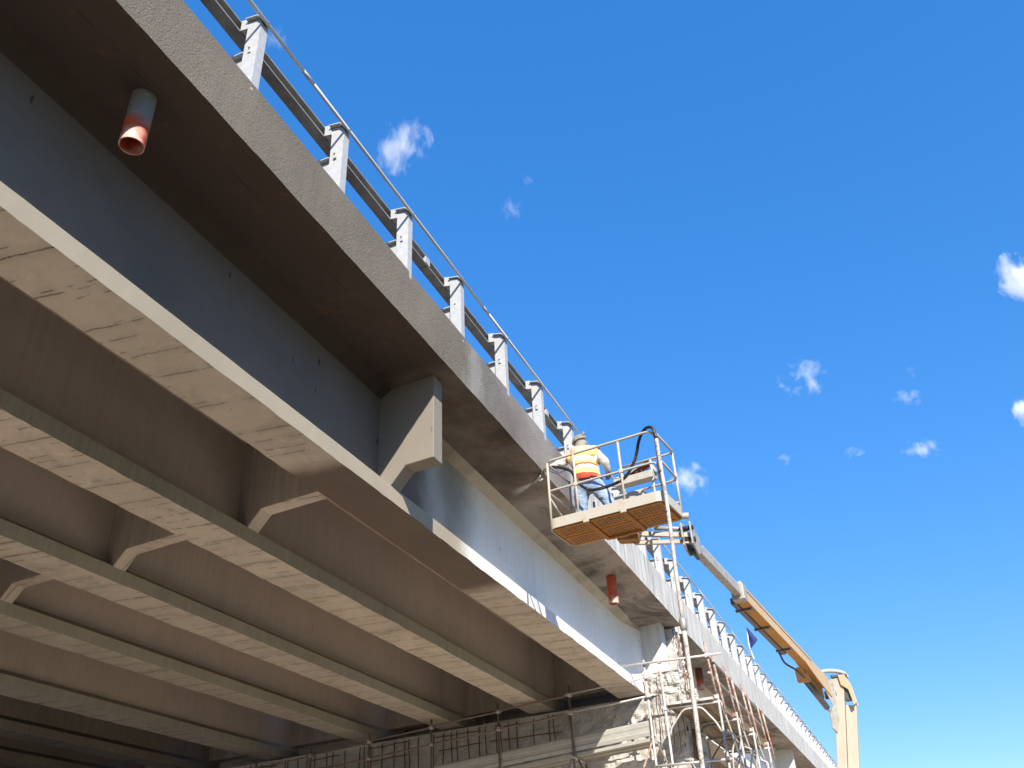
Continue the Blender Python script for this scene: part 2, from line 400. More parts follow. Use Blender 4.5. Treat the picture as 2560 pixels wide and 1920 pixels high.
bridge = thing('road_bridge', 'grey concrete road bridge with long parallel beams under its deck', 'bridge', (-16, 20.5, -EYE))
Y0, Y1, Y2 = -13.0, 20.25, 20.62               # first span from Y0 to Y1; next span from Y2
SPANS = [(Y0, Y1, 0.0), (Y2, 46.0, -.07), (46.05, 72.0, -.07)]
for a, b, dz in SPANS:
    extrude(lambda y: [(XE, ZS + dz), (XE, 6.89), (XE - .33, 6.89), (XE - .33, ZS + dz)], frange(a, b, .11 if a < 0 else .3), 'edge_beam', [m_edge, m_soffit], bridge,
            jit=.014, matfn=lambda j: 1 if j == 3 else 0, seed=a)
    extrude(lambda y: [(XE - .332, ZS), (XE - .332, 6.6), (-46, 6.6), (-46, ZS)], frange(a, b, 1.0), 'deck_slab', [m_soffit], bridge)  # slab widened out of view to block sky light from the far side

W = .62
GX = [-4.949, -7.20, -9.66, -12.07, -15.32, -18.28, -20.95, -23.6, -26.3, -29.0, -31.7, -34.4, -37.1, -39.8, -42.5]  # outermost unseen girders added to keep out far-side sky light
def gprof(xo, ya, yb):
    def fn(y):
        e = max(0.0, 1 - min(y - ya, yb - y - .45) / .9) if min(y - ya, yb - y - .45) < .9 else 0.0
        e = min(1.0, e); s = .20 - .17 * e
        return [(xo, ZB), (xo, ZB + .20), (xo - s, ZB + .33), (xo - s, 6.035), (xo - .015 * (1 - e) - s * e, ZS + .012), (xo - W + .015 + (s - .015) * e, ZS + .012), (xo - W + s, 6.035), (xo - W + s, ZB + .33), (xo - W, ZB + .20), (xo - W, ZB)]
    return fn
GS = -.12                                      # skew of the pier line
for si, (a, b, dz) in enumerate(SPANS):
    for gi, xo in enumerate(GX):
        if si == 1 and gi > 3 or si == 2 and gi > 1: continue
        st = .12 if si == 0 and gi < 3 else .3 if gi < 8 else 2.0
        aa, bb = a, (b - .12 if si == 0 else b)
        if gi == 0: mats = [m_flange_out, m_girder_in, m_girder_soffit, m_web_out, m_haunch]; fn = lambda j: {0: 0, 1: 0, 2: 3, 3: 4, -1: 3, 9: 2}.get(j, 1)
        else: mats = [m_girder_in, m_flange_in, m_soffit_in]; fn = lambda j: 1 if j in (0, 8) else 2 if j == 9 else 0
        if gi > 4: mats = [m_girder_shade, m_girder_shade, m_soffit_shade]  # far girders take the copies darkened to stand in for shade
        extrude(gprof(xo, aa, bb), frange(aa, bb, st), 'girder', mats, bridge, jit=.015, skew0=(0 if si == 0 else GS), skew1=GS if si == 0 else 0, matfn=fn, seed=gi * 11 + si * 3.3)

def diaphragm(yn, th, k, zlow, outer_x, mats, mat_in, upto, name='diaphragm'):
    dz = G(yn)
    zt = ZS + .008; zf = ZB + .205
    # outer stub
    xo = GX[0]
    poly = [(outer_x, zt), (outer_x, zlow), (xo + (zlow - zf), zlow), (xo - .002, zf - .012), (xo - .26, zf - .012), (xo - .26, zt)]
    o = MB().prism([(x, z + dz) for x, z in poly], 'y', yn, yn + th, skew(k, outer_x)).build(name, mats, bridge, bevel=.012)
    for i in range(upto):
        xi = GX[i] - W; xn = GX[i + 1]
        poly = [(xi + .26, zt), (xi + .26, zf - .012), (xi + .002, zf - .012), (xi - (zlow - zf), zlow), (xn + (zlow - zf), zlow), (xn - .002, zf - .012), (xn - .26, zf - .012), (xn - .26, zt)]
        MB().prism([(x, z + dz) for x, z in poly], 'y', yn, yn + th, skew(k, outer_x)).build(name, mat_in, bridge, bevel=.012)
        ob = bpy.data.objects[sorted(o.name for o in bridge.children if o.name.startswith(name))[-1]]
        ob.data.materials.append(m_soffit_in)
        for p in ob.data.polygons:
            if p.normal.z < -.3: p.material_index = 1
diaphragm(8.31, .235, -.085, 4.965, -4.34, m_diaph_out, m_diaph_in, 6)
diaphragm(40.3, .25, -.1, 4.9, -4.37, m_diaph_end, m_diaph_in, 0)
# end diaphragms over the pier
def end_diaphragm(yn, th, outer_x, zl, upto):
    dz = G(yn); zt = ZS + .006
    xo = GX[0]
    MB().prism([(outer_x, zt + dz), (outer_x, zl), (xo + .03, zl), (xo - .03, zl - .28), (xo - .3, zl - .28), (xo - .3, zt + dz)], 'y', yn, yn + th, skew(GS, outer_x)).build('diaphragm', m_diaph_end, bridge, bevel=.012)
    for i in range(upto):
        xi = GX[i] - W; xn = GX[i + 1]
        MB().prism([(xi + .26, zt + dz), (xi + .26, ZB + .3 + dz), (xn - .26, ZB + .3 + dz), (xn - .26, zt + dz)], 'y', yn, yn + th, skew(GS, outer_x)).build('diaphragm', m_diaph_in, bridge)
end_diaphragm(19.72, .34, -4.47, 4.99, 8)
end_diaphragm(20.80, .34, -4.42, 4.60, 3)
# corbel strip under the end stub
MB().box((-5.0, 19.62, 4.90), (-4.40, 20.08, 4.985)).build('corbel', m_diaph_end, bridge, bevel=.01)

# ------------------------------------------------------------------ pier
pier = thing('bridge_pier', 'chipped concrete bridge pier with exposed rusty reinforcement bars', 'pier', (-16, 20.4, -EYE))
def rough_face(m, o, eu, ev, nu, nv, amp, seed, freq=3.0):
    """a grid from o along eu and ev, chipped along its normal"""
    o, eu, ev = Vector(o), Vector(eu), Vector(ev); nn = eu.cross(ev).normalized(); b = len(m.v)
    for j in range(nv + 1):
        for i in range(nu + 1):
            p = o + eu * (i / nu) + ev * (j / nv)
            edge = 0 < i < nu and 0 < j < nv
            h = noise.fractal(p * freq + Vector((seed, 0, 0)), 1.0, 2.0, 5) * amp
            cell = noise.cell(p * 2.2 + Vector((seed, 3, 1))) * amp * .5
            m.v.append(tuple(p + nn * ((h + cell) if edge else h * .5)))
    for j in range(nv):
        for i in range(nu):
            m.f.append([b + j*(nu+1)+i, b + j*(nu+1)+i+1, b + (j+1)*(nu+1)+i+1, b + (j+1)*(nu+1)+i]); m.sm.append(False)
def sk(x): return GS * (x - XE)
YP, ZT = 19.34, 4.385                          # near face and top of the cap
m = MB()
xa, xb = -4.12, -28.0
rough_face(m, (xb, YP + sk(xb), 1.6), (xa - xb, sk(xa) - sk(xb), 0), (0, 0, ZT - 1.6), 420, 60, .06, 3, 5.0)
rough_face(m, (xa, YP + sk(xa), 1.6), (0, 1.9, 0), (0, 0, ZT - 1.6), 60, 80, .07, 9, 6.0)
m.add([(xb, YP + sk(xb), ZT), (xa, YP + sk(xa), ZT), (xa, YP + sk(xa) + 1.9, ZT), (xb, YP + sk(xb) + 1.9, ZT)], [(0, 1, 2, 3)])
m.add([(xb, YP + sk(xb), 1.6), (xa, YP + sk(xa), 1.6), (xa, YP + sk(xa) + 1.9, 1.6), (xb, YP + sk(xb) + 1.9, 1.6)], [(3, 2, 1, 0)])
m.add([(xb, YP + sk(xb) + 1.9, 1.6), (xa, YP + sk(xa) + 1.9, 1.6), (xa, YP + sk(xa) + 1.9, ZT), (xb, YP + sk(xb) + 1.9, ZT)], [(0, 1, 2, 3)])
m.build('cap', m_rough, pier)
m = MB(); m.prism([(-4.6, 19.75 + sk(-4.6)), (-27, 19.75 + sk(-27)), (-27, 21 + sk(-27)), (-4.6, 21 + sk(-4.6))], 'z', -EYE, 1.62)
m.build('shaft', m_pier, pier)
# chipped end block beside the outer girder, and the wall between the two spans
m = MB(); o = (-4.915, 19.36, ZT - .02)
rough_face(m, o, (.79, 0, 0), (0, 0, .47), 50, 30, .08, 5, 7)
rough_face(m, (-4.125, 19.36, ZT - .02), (0, 1.75, 0), (0, 0, .47), 80, 30, .08, 6, 7)
m.add([(-4.915, 19.36, ZT + .45), (-4.125, 19.36, ZT + .45), (-4.125, 21.1, ZT + .45), (-4.915, 21.1, ZT + .45)], [(0, 1, 2, 3)])
m.add([(-4.915, 19.36, ZT - .02), (-4.915, 19.36, ZT + .45), (-4.915, 21.1, ZT + .45), (-4.915, 21.1, ZT - .02)], [(0, 1, 2, 3)])
m.build('shear_key', m_rough, pier)
m = MB()
rough_face(m, (-4.30, 20.12, ZT + .4), (0, .62, 0), (0, 0, 1.18), 40, 70, .09, 8, 7)
rough_face(m, (-5.0, 20.12, ZT + .4), (.70, 0, 0), (0, 0, 1.18), 24, 40, .05, 12, 4)
m.add([(-5.0, 20.12, 5.96), (-4.3, 20.12, 5.96), (-4.3, 20.74, 5.96), (-5.0, 20.74, 5.96)], [(0, 1, 2, 3)])
m.build('back_wall', m_rough, pier)
MB().box((-4.85, 19.66, ZT + .452), (-4.56, 19.95, 4.898)).build('bearing', m_dark_hole, pier, bevel=.008)
for xo in GX[:6]:
    MB().box((xo - W + .1, 19.55 + sk(xo), ZT + .002), (xo - .1, 19.9 + sk(xo), ZT + .055)).build('bearing', m_dark_hole, pier)
# reinforcement bars: each its own part
bar = MB().tube([(0, 0, 0), (.006, 0, .3), (-.005, .006, .62), (0, 0, 1.0)], .009, 6).mesh('rebar'); bar.materials.append(m_rebar)
x = -6.75
while x > -19.5:
    h = rnd.uniform(.75, 1.05); z0 = ZT - .06 - h
    share('rebar', bar, pier, (x, YP + sk(x) - .055 - rnd.uniform(0, .03), z0), (1.5, 1.5, h), (rnd.uniform(-.01, .01), rnd.uniform(-.05, .05), 0))
    x -= rnd.choice([.14, .2, .27, .34, .42])
for k in range(6):                                            # bars on the end face
    y = 19.5 + k * .21 + rnd.uniform(-.03, .03); up = y > 20.1
    share('rebar', bar, pier, (-4.07 if not up else -4.22, y, 4.0 if not up else 4.45), (1.2, 1.2, .85 if not up else 1.35), (rnd.uniform(-.06, .06), rnd.uniform(-.03, .05), 0))
for k in range(9):                                            # bent bundle lower down
    share('rebar', bar, pier, (-4.06, 19.36 + k * .075, 3.05), (1.5, 1.5, rnd.uniform(.45, .68)), (rnd.uniform(-.1, .1), rnd.uniform(-.02, .16), 0))
for k in range(7):                                            # bars in front of the end block
    share('rebar', bar, pier, (-4.86 + k * .115 + rnd.uniform(-.03, .03), 19.26, 3.35 + rnd.uniform(-.3, .2)), (1.0, 1.0, rnd.uniform(.7, 1.4)), (rnd.uniform(-.04, .04), rnd.uniform(-.06, .06), 0))
for k in range(5):
    share('rebar', bar, pier, (-4.05, 19.35, 3.3 + k * .28), (1.1, 1.1, 1.35), (-math.pi / 2 + rnd.uniform(-.1, .1), 0, 0))
for z in (3.55, 3.95, 4.25):
    for q in range(5):
        x0 = -7.0 - q * 2.1
        ln = rnd.uniform(1.0, 1.9)
        share('rebar', bar, pier, (x0, YP + sk(x0) - .075, z + rnd.uniform(-.03, .03)), (1.2, 1.2, ln), (0, -math.pi / 2 + rnd.uniform(-.03, .03), GS * -1.0 * -1))

# ------------------------------------------------------------------ guardrail
rail = thing('guardrail', 'galvanised steel guardrail with square posts along the bridge edge', 'guardrail', (XE - .2, 20, 6.89))
def grade_path(x, z, y0, y1, st=1.5): return [(x, y, z + G(y)) for y in frange(y0, y1, st)]
def channel(y0, y1):
    m = MB(); prof = [(-4.345, 7.79), (-4.475, 7.79), (-4.475, 7.945), (-4.345, 7.945), (-4.345, 7.925), (-4.455, 7.925), (-4.455, 7.81), (-4.345, 7.81)]
    ys = frange(y0, y1, 1.5); k = len(prof)
    for y in ys: m.v += [(a, y, b + G(y)) for a, b in prof]
    for i in range(len(ys) - 1):
        for j in range(k): m.f.append([i*k+j, i*k+(j+1) % k, (i+1)*k+(j+1) % k, (i+1)*k+j]); m.sm.append(False)
    return m
P0, PS = 4.14, 1.495
ks = list(range(-3, 43))
for i in range(-3, 42, 3):
    y0 = P0 + PS * i - .5; channel(y0 + .004, y0 + 3 * PS - .004).build('rail_beam', m_galv_dark, rail)
    jy = y0 + 3 * PS
    MB().box((-4.453, jy - .06, 7.812), (-4.338, jy + .06, 7.923)).build('rail_joint', m_galv, rail, (0, 0, G(jy)))
for i in range(-3, 42, 3):
    y0 = P0 + PS * i + .75
    MB().tube(grade_path(-4.052, 7.80, y0 + .003, y0 + 3 * PS - .003), .02, 8).build('top_rail', m_white, rail)
    MB().tube([(-4.052, y0 - .09, 7.80 + G(y0)), (-4.052, y0 + .09, 7.80 + G(y0))], .022, 8).build('rail_sleeve', m_galv, rail)
m = MB().prism([(-4.250, 6.80), (-4.087, 6.80), (-4.087, 7.80), (-4.12, 7.855), (-4.250, 7.885)], 'y', 0, .104)
me_post = m.mesh('post'); me_post.materials.append(m_galv)
m = MB().prism([(-4.262, 7.888), (-4.118, 7.862), (-4.074, 7.806), (-4.066, 7.812), (-4.112, 7.872), (-4.262, 7.90)], 'y', -.045, .118)
me_cap = m.mesh('cap_plate'); me_cap.materials.append(m_galv)
m = MB().prism([(-4.342, 7.80), (-4.252, 7.78), (-4.252, 7.935), (-4.342, 7.955)], 'y', -.004, .10)
me_sp = m.mesh('spacer'); me_sp.materials.append(m_galv)
m = MB().prism([(-4.252, 7.40), (-4.64, 7.40), (-4.64, 6.80), (-4.252, 6.80)], 'y', .046, .058)
m.box((-4.66, -.01, 7.402), (-4.252, .112, 7.414))
me_br = m.mesh('bracket'); me_br.materials.append(m_galv)
m = MB().prism([(-4.19, 7.36), (-4.155, 7.36), (-4.155, 7.44), (-4.172, 7.46), (-4.19, 7.44)], 'y', -.012, -.002); m.tube([(-4.172, -.03, 7.43), (-4.172, .0, 7.43)], .012, 6)
me_lug = m.mesh('lug'); me_lug.materials.append(m_galv)
m = MB().tube([(-4.066, .04, 7.80), (-4.03, .04, 7.80)], .013, 6); me_bolt = m.mesh('bolt'); me_bolt.materials.append(m_galv_dark)
for k in ks:
    y = P0 + PS * k
    p = share('post', me_post, rail, (0, y + rnd.uniform(-.012, .012), G(y)), None, (0, 0, 0))
    for nm, me in (('cap_plate', me_cap), ('spacer', me_sp), ('bracket', me_br), ('lug', me_lug), ('bolt', me_bolt)):
        if nm in ('lug', 'bolt') and k > 12: continue
        share(nm, me, p, (0, y, G(y)))

# ------------------------------------------------------------------ drain pipes
def pipe_mat(name, paint, amount):
    t = NT(name); X, Y, Z = t.xyz()
    c = t.mix(t.mapr(t.noise(5, 5, .6), .3, .7), (.52, .095, .03), (.40, .06, .022))
    nz = t.math('ADD', Z, t.math('MULTIPLY', t.math('SUBTRACT', t.noise(6, 4, .6), .5), .3))
    c = t.mix(t.mapr(nz, amount - .06, amount + .08), c, paint)
    c = t.mix(t.mapr(t.noise(11, 6, .7), .6, .66, 0, .6), c, (.5, .42, .34))
    dust = t.math('MULTIPLY', t.mapr(Z, .10, .16, 1, 0), t.mapr(t.noise(7, 3, .5), .40, .56)); c = t.mix(t.math('MULTIPLY', dust, .75), c, (.60, .45, .38))
    return t.finish(c, .5, t.noise(40, 3, .6), .1, .003)
pm = [pipe_mat('pipe_plastic_coated', (.20, .19, .18), .24), pipe_mat('pipe_plastic', (.25, .06, .03), .5), pipe_mat('pipe_plastic_dark', (.16, .045, .03), .2), pipe_mat('pipe_plastic_bright', (.45, .08, .03), .6)]
pl = ['orange drain pipe half coated with grey mortar, hanging over fresh grey soffit', 'orange drain pipe with white sunlit tip, hanging just before the pier',
      'dark red drain pipe hanging behind the scaffold tower', 'red drain pipe hanging from the deck beyond the scaffold tower']
for i, (x, y, zb) in enumerate([(-4.543, 3.44, 5.555), (-4.55, 16.32, 5.49), (-4.66, 24.44, 5.50), (-4.68, 36.2, 5.60)]):
    top = ZS + G(y) + .02 - zb; r0, r1 = .10, .092; n = 28; m = MB()
    v = []
    for rr, z in ((r0, top), (r0, .0), (r1, .0), (r1, top)):
        v += [(rr * math.cos(2*math.pi*k/n), rr * math.sin(2*math.pi*k/n), z) for k in range(n)]
    m.add(v, [(a*n+k, a*n+(k+1) % n, (a+1)*n+(k+1) % n, (a+1)*n+k) for a in (0, 1, 2) for k in range(n)], True)
    ob = m.build('drain_pipe', pm[i], None, (x, y, zb)); tag(ob, pl[i], 'drain pipe', 'drain pipes under the deck edge')
    md = ob.modifiers.new('es', 'EDGE_SPLIT'); md.split_angle = math.radians(40)

# ------------------------------------------------------------------ boom lift
lift = thing('boom_lift', 'dusty yellow articulated boom lift raising a work basket to the bridge', 'boom lift', (-2.0, 22.0, -EYE))
BO = Vector((-3.945, 11.09, 4.966)); ex = Vector((.994, -.11, 0)).normalized(); ey = Vector((.11, .994, 0)).normalized(); ez = Vector((0, 0, 1))
def B(a, b, c): return BO + ex * a + ey * b + ez * c
BL, BD = 1.78, .82
def rrect(a0, b0, a1, b1, rad, c, n=5):
    out = []
    for cx, cy, s in ((a1-rad, b0+rad, -90), (a1-rad, b1-rad, 0), (a0+rad, b1-rad, 90), (a0+rad, b0+rad, 180)):
        for k in range(n+1):
            t = math.radians(s + 90*k/n); out.append(B(cx + rad*math.cos(t), cy + rad*math.sin(t), c))
    return out
def wall(lo_o, lo_i, z):                       # ring wall between two outlines, height z
    n = len(lo_o); m = MB(); up = ez * z
    v = lo_o + [p + up for p in lo_o] + [p + up for p in lo_i] + lo_i
    m.add(v, [(r*n+k, r*n+(k+1) % n, ((r+1) % 4)*n+(k+1) % n, ((r+1) % 4)*n+k) for r in range(4) for k in range(n)])
    return m
frame = MB()
b1 = rrect(.022, .022, BL-.022, BD-.022, .10, .014); n_ = len(b1)
frame.add(b1 + [p + ez*.012 for p in b1], [tuple(range(n_)), tuple(range(n_, 2*n_))] + [(k, (k+1) % n_, n_+(k+1) % n_, n_+k) for k in range(n_)])
basket = frame.build('basket', m_deep_orange, lift)
basket['label'] = 'spattered yellow work basket with perforated orange floor'
wall(rrect(0, 0, BL, BD, .12, 0), rrect(.02, .02, BL-.02, BD-.02, .105, 0), .148).build('toe_board', m_rail_paint, basket)
rotz = math.atan2(ex.y, ex.x)
me_panel = MB().box((-.262, -.178, -.006), (.262, .178, .012)).mesh('floor_panel'); me_panel.materials.append(m_perf)
for i in range(3):
    for j in range(2):
        c = B(.035 + .285 + i*.57, .03 + .19 + j*.38, -.004); share('floor_panel', me_panel, basket, c, None, (0, 0, rotz))
for a in (.607, 1.177):
    MB().beam(B(a, .001, -.016), B(a, BD-.03, -.016), .06, .045).build('floor_beam', m_deep_orange, basket, bevel=.004)
    MB().beam(B(a, -.016, .0), B(a, -.001, .0), .085, .075).build('beam_end', m_rail_paint, basket)
MB().beam(B(.64, BD-.05, -.02), B(1.144, BD-.05, -.02), .06, .045).build('floor_beam', m_deep_orange, basket, bevel=.004)
tr = .0185
FR = 1.09
MB().tube(arc_path([B(.02, BD-.04, FR-.02), B(.01, .03, FR), B(BL-.01, .02, FR), B(BL-.01, .02, .14)], .16, 6), tr, 10).build('top_rail', m_rail_paint, basket)
MB().tube(arc_path([B(.03, BD-.04, .60), B(.015, .03, .60), B(BL-.03, .028, .60), B(BL-.03, .028, .30)], .11, 6), tr*.9, 10).build('mid_rail', m_rail_paint, basket)
MB().tube(arc_path([B(BL-.015, .02, 1.06), B(BL-.01, BD-.03, 1.06), B(.93, BD-.03, 1.06)], .10, 6), tr, 10).build('top_rail', m_rail_paint, basket)
MB().tube(arc_path([B(BL-.015, .03, .66), B(BL-.01, BD-.03, .62), B(.93, BD-.03, .60)], .10, 6), tr*.9, 10).build('mid_rail', m_rail_paint, basket)
MB().tube([B(.03, BD-.04, .26), B(BL-.04, BD-.04, .26)], tr*.9, 8).build('low_rail', m_rail_paint, basket)
for a, b, t in ((.05, .03, FR-.03), (.485, .03, FR), (1.20, .03, FR), (.05, BD-.04, FR-.02), (.93, BD-.03, 1.06), (BL-.03, BD-.03, 1.06), (1.40, BD-.03, 1.06), (.42, BD-.03, .62)):
    MB().tube([B(a, b, .03), B(a, b, t)], tr, 8).build('rail_post', m_rail_paint, basket)
MB().tube([B(.05, .03, .50), B(.05, BD-.04, .17)], tr*.8, 8).build('gate_bar', m_rail_paint, basket)
for a in (.485, 1.20):
    MB().box((-.03, -.026, -.03), (.03, .026, .03), Matrix.Translation(B(a, .03, .60))).build('rail_clamp', m_rail_paint, basket, bevel=.006)
# control desk
m = MB(); Q = [B(.80, BD-.10, .74), B(.80, BD+.14, .78), B(1.42, BD+.14, .78), B(1.42, BD-.10, .74)]
m.add(Q + [p + ez*.12 for p in Q], [(0,1,2,3),(4,5,6,7),(0,1,5,4),(1,2,6,5),(2,3,7,6),(3,0,4,7)]); m.build('control_desk', m_panel, basket, bevel=.012)
for k in range(6):
    c = B(.88 + k*.09, BD-.02, .865); MB().tube([c, c + Vector((rnd.uniform(-.02, .02), 0, .07))], [.012, .018], 8).build('lever', m_black, basket)
m = MB(); Q = [B(.78, BD-.14, .36), B(.78, BD+.06, .36), B(1.26, BD+.06, .36), B(1.26, BD-.14, .36)]
m.add(Q + [p + ez*.22 for p in Q], [(0,1,2,3),(4,5,6,7),(0,1,5,4),(1,2,6,5),(2,3,7,6),(3,0,4,7)]); m.build('tool_box', m_panel, basket, bevel=.015)
# jib between basket and boom
MB().beam(Vector((-3.17, 12.02, 5.0)), Vector((-2.86, 12.02, 4.955)), .20, .10).build('rotator', m_deep_orange, lift, bevel=.015)
MB().beam(B(.75, BD-.03, .03), Vector((-3.02, 12.0, 5.0)), .12, .07).build('basket_mount', m_boom_grey, lift, bevel=.008)
MB().beam((-2.95, 12.1, 4.925), (-2.13, 12.14, 4.79), .055, .06).build('jib_arm', m_rail_paint, lift, bevel=.006)
MB().beam((-2.83, 12.1, 5.04), (-2.13, 12.14, 4.89), .055, .07).build('jib_arm', m_rail_paint, lift, bevel=.006)
MB().tube([(-2.62, 12.05, 5.07), (-2.16, 12.16, 5.0)], .033, 12).build('jib_cylinder', m_boom_grey, lift)
MB().tube([(-2.96, 12.1, 4.91), (-2.83, 12.1, 5.06)], .03, 8).build('jib_pin', m_black, lift)
MB().tube([B(BL-.08, BD-.02, .06), B(BL+.05, BD+.02, .05)], .045, 12).build('basket_pivot', m_rail_paint, lift)
A_, Bp = Vector((-2.165, 12.6, 4.865)), Vector((-1.315, 21.6, 4.60)); bd = (Bp - A_).normalized()
def on(t): return A_ + (Bp - A_) * t
head = [(12.02, 5.06), (12.16, 5.09), (12.62, 4.98), (12.62, 4.76), (12.36, 4.66), (12.02, 4.72)]
for x in (-2.235, -2.105):
    MB().prism(head, 'x', x, x + .022).build('boom_head_plate', m_boom_grey, lift, bevel=.004)
MB().tube([(-2.26, 12.14, 4.82), (-2.06, 12.14, 4.82)], .04, 12).build('pivot_pin', m_black, lift)
MB().tube([(-2.26, 12.1, 4.99), (-2.06, 12.1, 4.99)], .035, 12).build('pivot_pin', m_black, lift)
MB().tube([(-2.17, 12.2, 4.72), (-2.17, 12.7, 4.73)], .028, 10).build('head_cylinder', m_black, lift)
MB().beam(A_ - bd*.08, on(.35), .125, .155).build('inner_boom', m_boom_grey, lift, bevel=.01)
MB().beam(A_ - bd*.0, on(.35), .012, .04, off=(-.069, .02)).build('boom_rib', m_boom_grey, lift)
MB().beam(on(.02), on(.24), .125, .012, off=(0, .084)).build('wear_strip', m_white, lift)
MB().beam(on(.238), on(.262), .215, .27).build('boom_collar', m_boom_grey, lift, bevel=.01)
for k in range(5):
    MB().beam(on(.240 + k*.005), on(.243 + k*.005), .05, .05, off=(.06, .15 - .004*k)).build('collar_pad', m_rail_paint, lift)
MB().beam(on(.262), on(.985), .18, .235).build('outer_boom', m_boom, lift, bevel=.015)
MB().beam(on(.262), on(.80), .012, .04, off=(.096, .09)).build('boom_rib', m_boom, lift)
MB().beam(on(.26), on(.64), .10, .12, off=(-.145, -.075)).build('cable_tray', m_metal_dark, lift, bevel=.02)
for t in (.30, .43, .60):
    MB().beam(on(t), on(t + .006), .31, .04, off=(-.065, -.132)).build('tray_bracket', m_metal_dark, lift)
MB().tube(curve([on(.62) + Vector((-.2, 0, -.12)), on(.66) + Vector((-.2, 0, -.24)), on(.72) + Vector((-.12, 0, -.26)), on(.78) + Vector((-.08, 0, -.3))], 6), .02, 8).build('boom_hose', m_black, lift)
gus = MB(); a, b, c, e = on(.70), on(.99), on(.99), on(.80)
for s in (-.095, .07):
    pts = [on(.72) + Vector((s, 0, -.112)), on(.985) + Vector((s, 0, -.112)), on(.985) + Vector((s, 0, -.33)), on(.84) + Vector((s, 0, -.23))]
    gus.add(pts + [p + Vector((.026, 0, 0)) for p in pts], [(0,1,2,3),(7,6,5,4),(0,1,5,4),(1,2,6,5),(2,3,7,6),(3,0,4,7)])
gus.build('boom_gusset', m_boom, lift)
ca, cb = Vector((-1.63, 19.95, 4.44)), Vector((-1.395, 21.9, 4.11))
MB().tube([ca, ca + (cb - ca)*.92], .068, 14).build('lift_cylinder', m_metal_dark, lift)
MB().tube([ca + (cb - ca)*.9, cb + (cb - ca).normalized()*.05], .04, 12).build('cylinder_rod', m_white, lift)
m = MB().prism([(19.75, 4.62), (20.12, 4.62), (20.08, 4.36), (19.86, 4.34)], 'x', -1.76, -1.50); m.build('cylinder_bracket', m_boom, lift, bevel=.015)
# mast: two leaning columns
mt = Vector((-1.03, 22.15, 4.80)); mb = Vector((-2.12, 22.15, -.70))
mu = (mt - mb).normalized()
MB().beam(mb, mt, .215, .24, up=(0, 1, 0)).build('mast_column', m_mast, lift, bevel=.015)
mo = Vector((.235, .12, 0))
MB().beam(mb + mo, mt + mo - mu*.62, .235, .24, up=(0, 1, 0)).build('mast_column', m_mast, lift, bevel=.015)
hp = [(-1.02, 4.62), (-1.04, 4.84), (-.90, 4.84), (-.80, 4.60), (-.765, 4.20), (-.84, 4.16), (-.885, 4.50)]
for y in (21.98, 22.33):
    MB().prism(hp, 'y', y, y + .035).build('knuckle_plate', m_boom, lift, bevel=.008)
MB().box((-1.20, 22.0, 4.81), (-.84, 22.34, 4.855)).build('knuckle_cover', m_metal_dark, lift)
MB().prism([(-.985, 4.82), (-.905, 4.82), (-.815, 4.60), (-.785, 4.22), (-.83, 4.20), (-.90, 4.56)], 'y', 22.02, 22.32).build('knuckle_link', m_mast, lift)
MB().box((-1.0, 22.05, 4.30), (-.83, 22.3, 4.52)).build('knuckle_core', m_metal_dark, lift)
MB().tube([(-1.42, 22.1, 4.46), (-1.16, 22.1, 4.46)], .09, 14).build('pivot_pin', m_metal_dark, lift)
MB().prism([(-1.42, 4.72), (-1.22, 4.78), (-1.14, 4.78), (-1.22, 3.90), (-1.33, 3.62), (-1.42, 3.74), (-1.40, 4.05), (-1.30, 4.2)], 'y', 22.0, 22.24).build('mast_bracket', m_boom_grey, lift, bevel=.015)
MB().tube(curve([(-1.40, 21.5, 4.80), (-1.32, 21.7, 4.90), (-1.12, 21.95, 4.94), (-.92, 22.1, 4.90), (-.84, 22.15, 4.8)], 6), .045, 10).build('cable_bundle', m_panel, lift)
# chassis on the ground
m = MB(); m.prism([(20.7, -.95), (23.6, -.95), (23.6, -.60), (23.3, -.48), (21.0, -.48), (20.7, -.60)], 'x', -2.75, -1.25); m.build('turntable', m_boom, lift, bevel=.04)
MB().box((-2.7, 20.6, -1.25), (-1.3, 23.8, -.98)).build('chassis', m_boom_grey, lift, bevel=.04)
for x in (-2.95, -1.35):
    for y in (21.0, 23.4):
        w_ = MB(); w_.tube([(x, y, -1.15), (x + .04, y, -1.15), (x + .26, y, -1.15), (x + .30, y, -1.15)], [.40, .45, .45, .40], 24); w_.build('wheel', m_tyre, lift)

# ------------------------------------------------------------------ worker
def skin_mesh(joints, edges, radii, root, levels=2):
    me = bpy.data.meshes.new('tmp'); me.from_pydata([tuple(j) for j in joints], edges, [])
    ob = bpy.data.objects.new('tmp', me); COL.objects.link(ob)
    ob.modifiers.new('s', 'SKIN').use_smooth_shade = True
    sv = me.skin_vertices[0].data
    for i, rr in enumerate(radii):
        sv[i].radius = rr if isinstance(rr, tuple) else (rr, rr); sv[i].use_root = (i == root)
    ss = ob.modifiers.new('u', 'SUBSURF'); ss.levels = levels; ss.render_levels = levels
    dg = bpy.context.evaluated_depsgraph_get(); ev = ob.evaluated_get(dg); out = bpy.data.meshes.new_from_object(ev)
    bpy.data.objects.remove(ob); bpy.data.meshes.remove(me); return out
J, E_, R_ = [], [], []
def joint(p, r, par=None):
    J.append(Vector(p)); R_.append(r); i = len(J) - 1
    if par is not None: E_.append((par, i))
    return i
FZ = 5.03
pel = joint((-3.43, 11.56, 5.80), (.20, .145))
bel = joint((-3.44, 11.57, 5.93), (.178, .15), pel)
che = joint((-3.46, 11.60, 6.15), (.19, .155), bel)
upc = joint((-3.48, 11.63, 6.31), (.17, .125), che)
nek = joint((-3.51, 11.66, 6.43), .062, upc)
hd1 = joint((-3.52, 11.68, 6.50), (.078, .085), nek)
